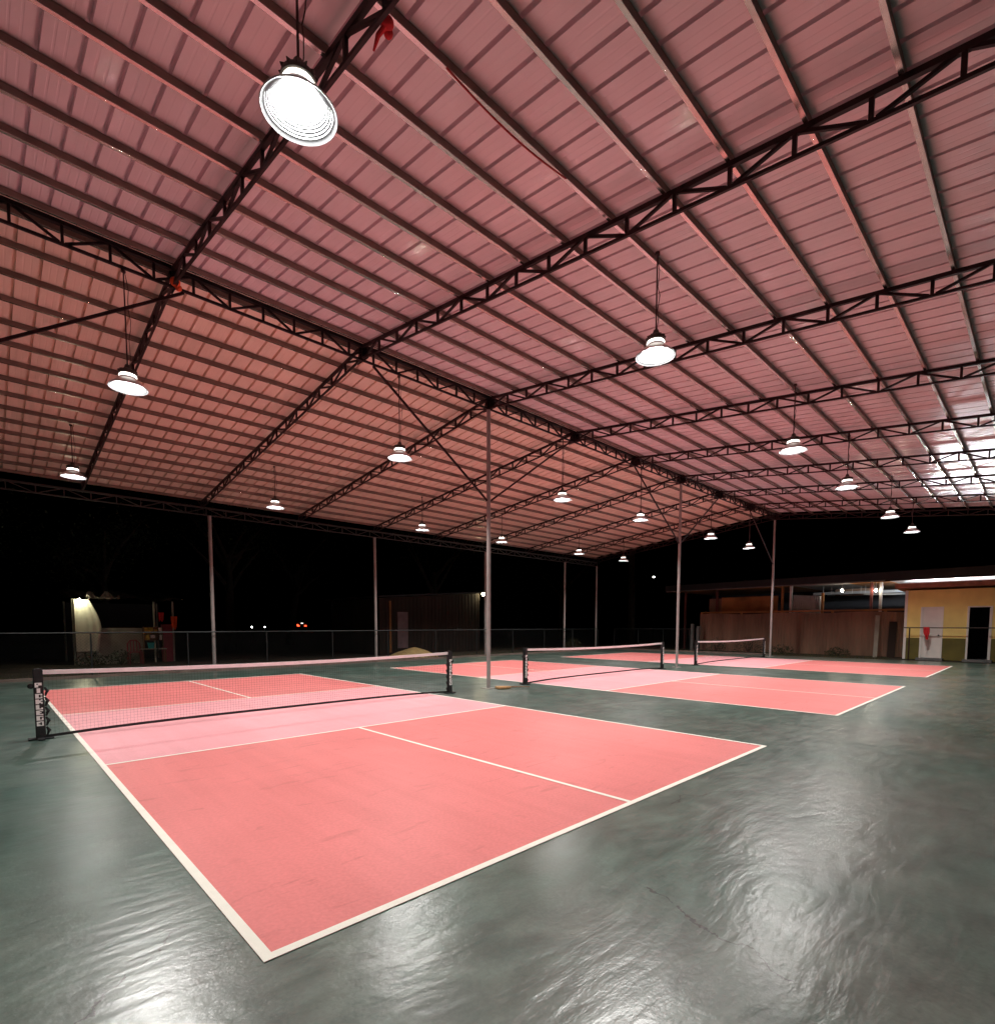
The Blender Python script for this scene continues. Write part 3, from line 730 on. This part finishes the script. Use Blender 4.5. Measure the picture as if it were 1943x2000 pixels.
for i in range(1, ring+1):
    q = i/ring
    for k in range(n):
        a = 2*math.pi*k/n; r_ = q*(1.35+.1*math.sin(3*a)+.06*math.sin(7*a+1)); vs.append((r_*math.cos(a)*1.0, r_*math.sin(a)*.7, .46*(1-q)**1.0*(1-.25*q)+.46*.35*math.sin(q*math.pi)*.5+random.uniform(-.01, .01)-.02*(i == ring)))
for k in range(n): fs.append((0, 1+k, 1+(k+1) % n))
for i in range(ring-1):
    for k in range(n): a = 1+i*n+k; c = 1+i*n+(k+1) % n; fs.append((a, a+n, c+n, c))
b.add(vs, fs); tag(b.build('sand_heap', M['sand'], loc=(14.0, 11.9, -.03), smooth=True), 'low heap of yellow sand beyond the fence', 'sand heap')

# ------------------------------------------------------------------ far lights
def far_post_lamp(x, y, z, r, label, m='farlamp'):
    t = thing('street_lamp', label, 'street lamp', (x, y, 0))
    b = MB(); b.tube([(0, 0, -.03), (0, 0, z+.1)], [.06, .04], 8); b.tube([(0, 0, z+.1), (-.3, -.12, z+.16)], .03, 6); b.build('pole', M['dark'], t)
    b = MB(); b.ball((-.32, -.13, z), r, 8, .7); b.build('lamp_head', M[m], t, smooth=True)
far_post_lamp(60.3, 25.6, 7.5, .12, 'small white street lamp high above the tall tree trunk on the right')
far_post_lamp(52.3, -3.4, 3.2, .16, 'white far lamp seen through the dark shed opening')
for x, lb, r in ((16.44, 'brighter left one of two white yard lamps low beyond the fence', .075), (17.56, 'dimmer right one of two white yard lamps low beyond the fence', .05)):
    t = thing('yard_lamp', lb, 'yard lamp', (x, 40, 0), group='yard lamps beyond the fence')
    b = MB(); b.tube([(0, 0, -.03), (0, 0, 1.2)], .04, 8); b.build('lamp_post', M['dark'], t)
    b = MB(); b.ball((0, 0, 1.28), r, 8); b.build('lamp_globe', M['farlamp'], t, smooth=True)
car = thing('parked_van', 'dark parked van with glowing red tail lights far beyond the fence', 'van', (43.3, 90, 0), rz=rad(-28))
b = MB(); prof = [(0, .35), (0, 1.9), (.15, 2.02), (3.4, 2.02), (4.1, 1.25), (4.7, 1.05), (4.75, .35)]
n = len(prof); W = .9
b.add([(-W, y, z) for y, z in prof]+[(W, y, z) for y, z in prof], [tuple(range(n)), tuple(range(2*n-1, n-1, -1))]+[(i, (i+1) % n, n+(i+1) % n, n+i) for i in range(n)])
b.build('body', M['car'], car, bevel=.05)
for x in (-.87, .87):
    for y in (.9, 3.8): b = MB(); b.tube([(x-.1, y, .3), (x+.1, y, .3)], .33, 16); b.build('wheel', M['tyre'], car)
for poly in ([(-.86, 1.62), (-.66, 1.5), (-.42, 1.25), (-.45, 1.15), (-.86, 1.2)], [(.42, 1.2), (.5, 1.4), (.84, 1.38), (.84, 1.16)]):
    b = MB(); b.prism([(x, z) for x, z in poly], 0, .03); o = b.build('tail_light', M['tail'], car); o.rotation_euler.x = rad(90); o.location = (0, -.06, 0)
b = MB(); b.box((-.16, -.10, 1.72), (.22, -.055, 1.82)); b.build('roof_light', M['plate'], car)

# ------------------------------------------------------------------ trees and plants
def tree(x, y, h, cr, label, seed, n=900, cat='tree', lean=0):
    R = random.Random(seed); t = thing('tree', label, cat, (x, y, -.03))
    b = MB(); tp = V((lean, 0, h*.62)); k = h*.03
    b.tube([(0, 0, 0), (lean*.3, .05, h*.2), (lean*.7, -.05, h*.42), tp], [k*1.3, k, k*.8, k*.5], 10)
    tips = []
    for i in range(8):
        a = 2*math.pi*i/8+R.uniform(-.3, .3); s0 = V((lean*.7, 0, h*R.uniform(.38, .6))); e = V((math.cos(a)*cr*R.uniform(.5, .9)+lean, math.sin(a)*cr*R.uniform(.5, .9), h*R.uniform(.6, .95)))
        m_ = s0.lerp(e, .5)+V((0, 0, .2)); b.tube([s0, m_, e], [k*.5, k*.3, k*.1], 6); tips += [e, m_.lerp(e, .5)]
    b.build('trunk', M['bark'], t, smooth=True)
    b = MB()
    for i in range(n):
        c = R.choice(tips)+V((R.gauss(0, 1), R.gauss(0, 1), R.gauss(0, .7)))*cr*.26
        d = V((R.uniform(-1, 1), R.uniform(-1, 1), R.uniform(-.7, .5))).normalized(); sd = d.orthogonal().normalized(); q = R.uniform(.10, .2)
        b.add([c, c+d*q*.5+sd*q*.28, c+d*q, c+d*q*.5-sd*q*.28], [(0, 1, 2, 3)])
    b.build('crown', M['leaf'], t)
tree(-2.5, 21, 8, 3.2, 'broad dark tree at the left edge of view', 1, 1500)
tree(3.2, 20.5, 6.5, 2.6, 'dark leafy tree rising behind the roadside shack', 2, 1800)
tree(9.6, 24, 9, 3.0, 'thin dark tree with forked trunk right of the shack', 3, 1300)
tree(15.6, 30, 9, 3.2, 'far dim tree between yard lamps and tail lights', 4, 1200, lean=.8)
tree(24.5, 24, 9, 3.4, 'dark tree standing behind the barn', 5, 1300)
tree(40, 24, 10, 3.6, 'dim tree far behind the tall bare trunk', 6, 1200)
pt = thing('palm_tree', 'tall palm with thick brown trunk beyond the far corner of the pavilion', 'tree', (36.4, 14, -.03))
b = MB(); b.tube([(0, 0, 0), (.05, 0, 2), (.0, 0, 5), (-.1, 0, 9.5)], [.33, .27, .25, .2], 14); b.build('trunk', M['bark'], pt, smooth=True)
b = MB()
for k in range(16):
    a = 2*math.pi*k/16+.1; el = random.uniform(.0, .9); pts = []
    for i in range(9):
        u = i/8; rr_ = 2.6*u; pts.append(V((-.1+math.cos(a)*rr_, math.sin(a)*rr_, 9.5+el*1.6*u*2-2.6*u*u)))
    for i in range(8):
        d = (pts[i+1]-pts[i]).normalized(); sd = d.cross(V((0, 0, 1))).normalized()
        for s in (-1, 1):
            for q in (0, .5):
                p = pts[i].lerp(pts[i+1], q); tip = p+sd*s*.55*(1-.5*i/8)+d*.25-V((0, 0, .2)); b.add([p, p+d*.06, tip], [(0, 1, 2)])
b.build('crown', M['leaf'], pt)
def bush(x, y, r, h, label, seed, n=260, m='leaf'):
    R = random.Random(seed); t = thing('bush', label, 'bush', (x, y, -.03)); b = MB()
    for i in range(6): a = R.uniform(0, 6.28); b.tube([(0, 0, 0), (math.cos(a)*r*.5, math.sin(a)*r*.5, h*R.uniform(.5, .9))], [.02, .006], 5)
    b.build('stems', M['bark'], t); b = MB()
    for i in range(n):
        a = R.uniform(0, 6.28); q = r*math.sqrt(R.random()); z = h*R.uniform(.05, 1)*(1-.5*(q/r)**2)
        c = V((math.cos(a)*q, math.sin(a)*q, z)); d = V((R.uniform(-1, 1), R.uniform(-1, 1), R.uniform(-.2, 1))).normalized(); sd = d.orthogonal().normalized(); s = R.uniform(.06, .13)
        b.add([c, c+d*s*.5+sd*s*.25, c+d*s, c+d*s*.5-sd*s*.25], [(0, 1, 2, 3)])
    b.build('foliage', M[m], t)
bush(29.2, 4.0, .6, .8, 'dark bush at the left foot of the brown sheet wall', 11)
bush(29.3, 2.3, .7, .9, 'dark bush behind the farthest net', 12)
bush(29.3, .6, .6, .55, 'low dark bush beside the last ridge post', 13)
bush(29.4, -1.9, .5, .45, 'low scrubby bush before the middle of the brown sheet wall', 14)
bush(25.0, 10.9, .5, .8, 'reddish brown bush at the far eave post', 15, m='grass')
bush(2.0, 15.1, .45, .55, 'dark plant below the lit tarpaulin', 16)
bush(2.9, 15.2, .45, .6, 'dark plant before the low shack wall', 17)
# grass along the slab edge
b = MB(); R = random.Random(5)
for i in range(5200):
    if i % 3: x, y = R.uniform(-6, 27), 9.75+abs(R.gauss(0, .7))+.02
    else: x, y = 27.6+abs(R.gauss(0, .9)), R.uniform(-4.2, 10)
    h = R.uniform(.04, .16); a = R.uniform(0, 6.28); w_ = .008
    b.add([(x-w_*math.cos(a), y-w_*math.sin(a), -.03), (x+w_*math.cos(a), y+w_*math.sin(a), -.03), (x+R.uniform(-.05, .05), y+R.uniform(-.05, .05), h)], [(0, 1, 2)])
tag(b.build('grass', M['grass']), 'thin dry grass along the slab edge', 'grass', kind='stuff')
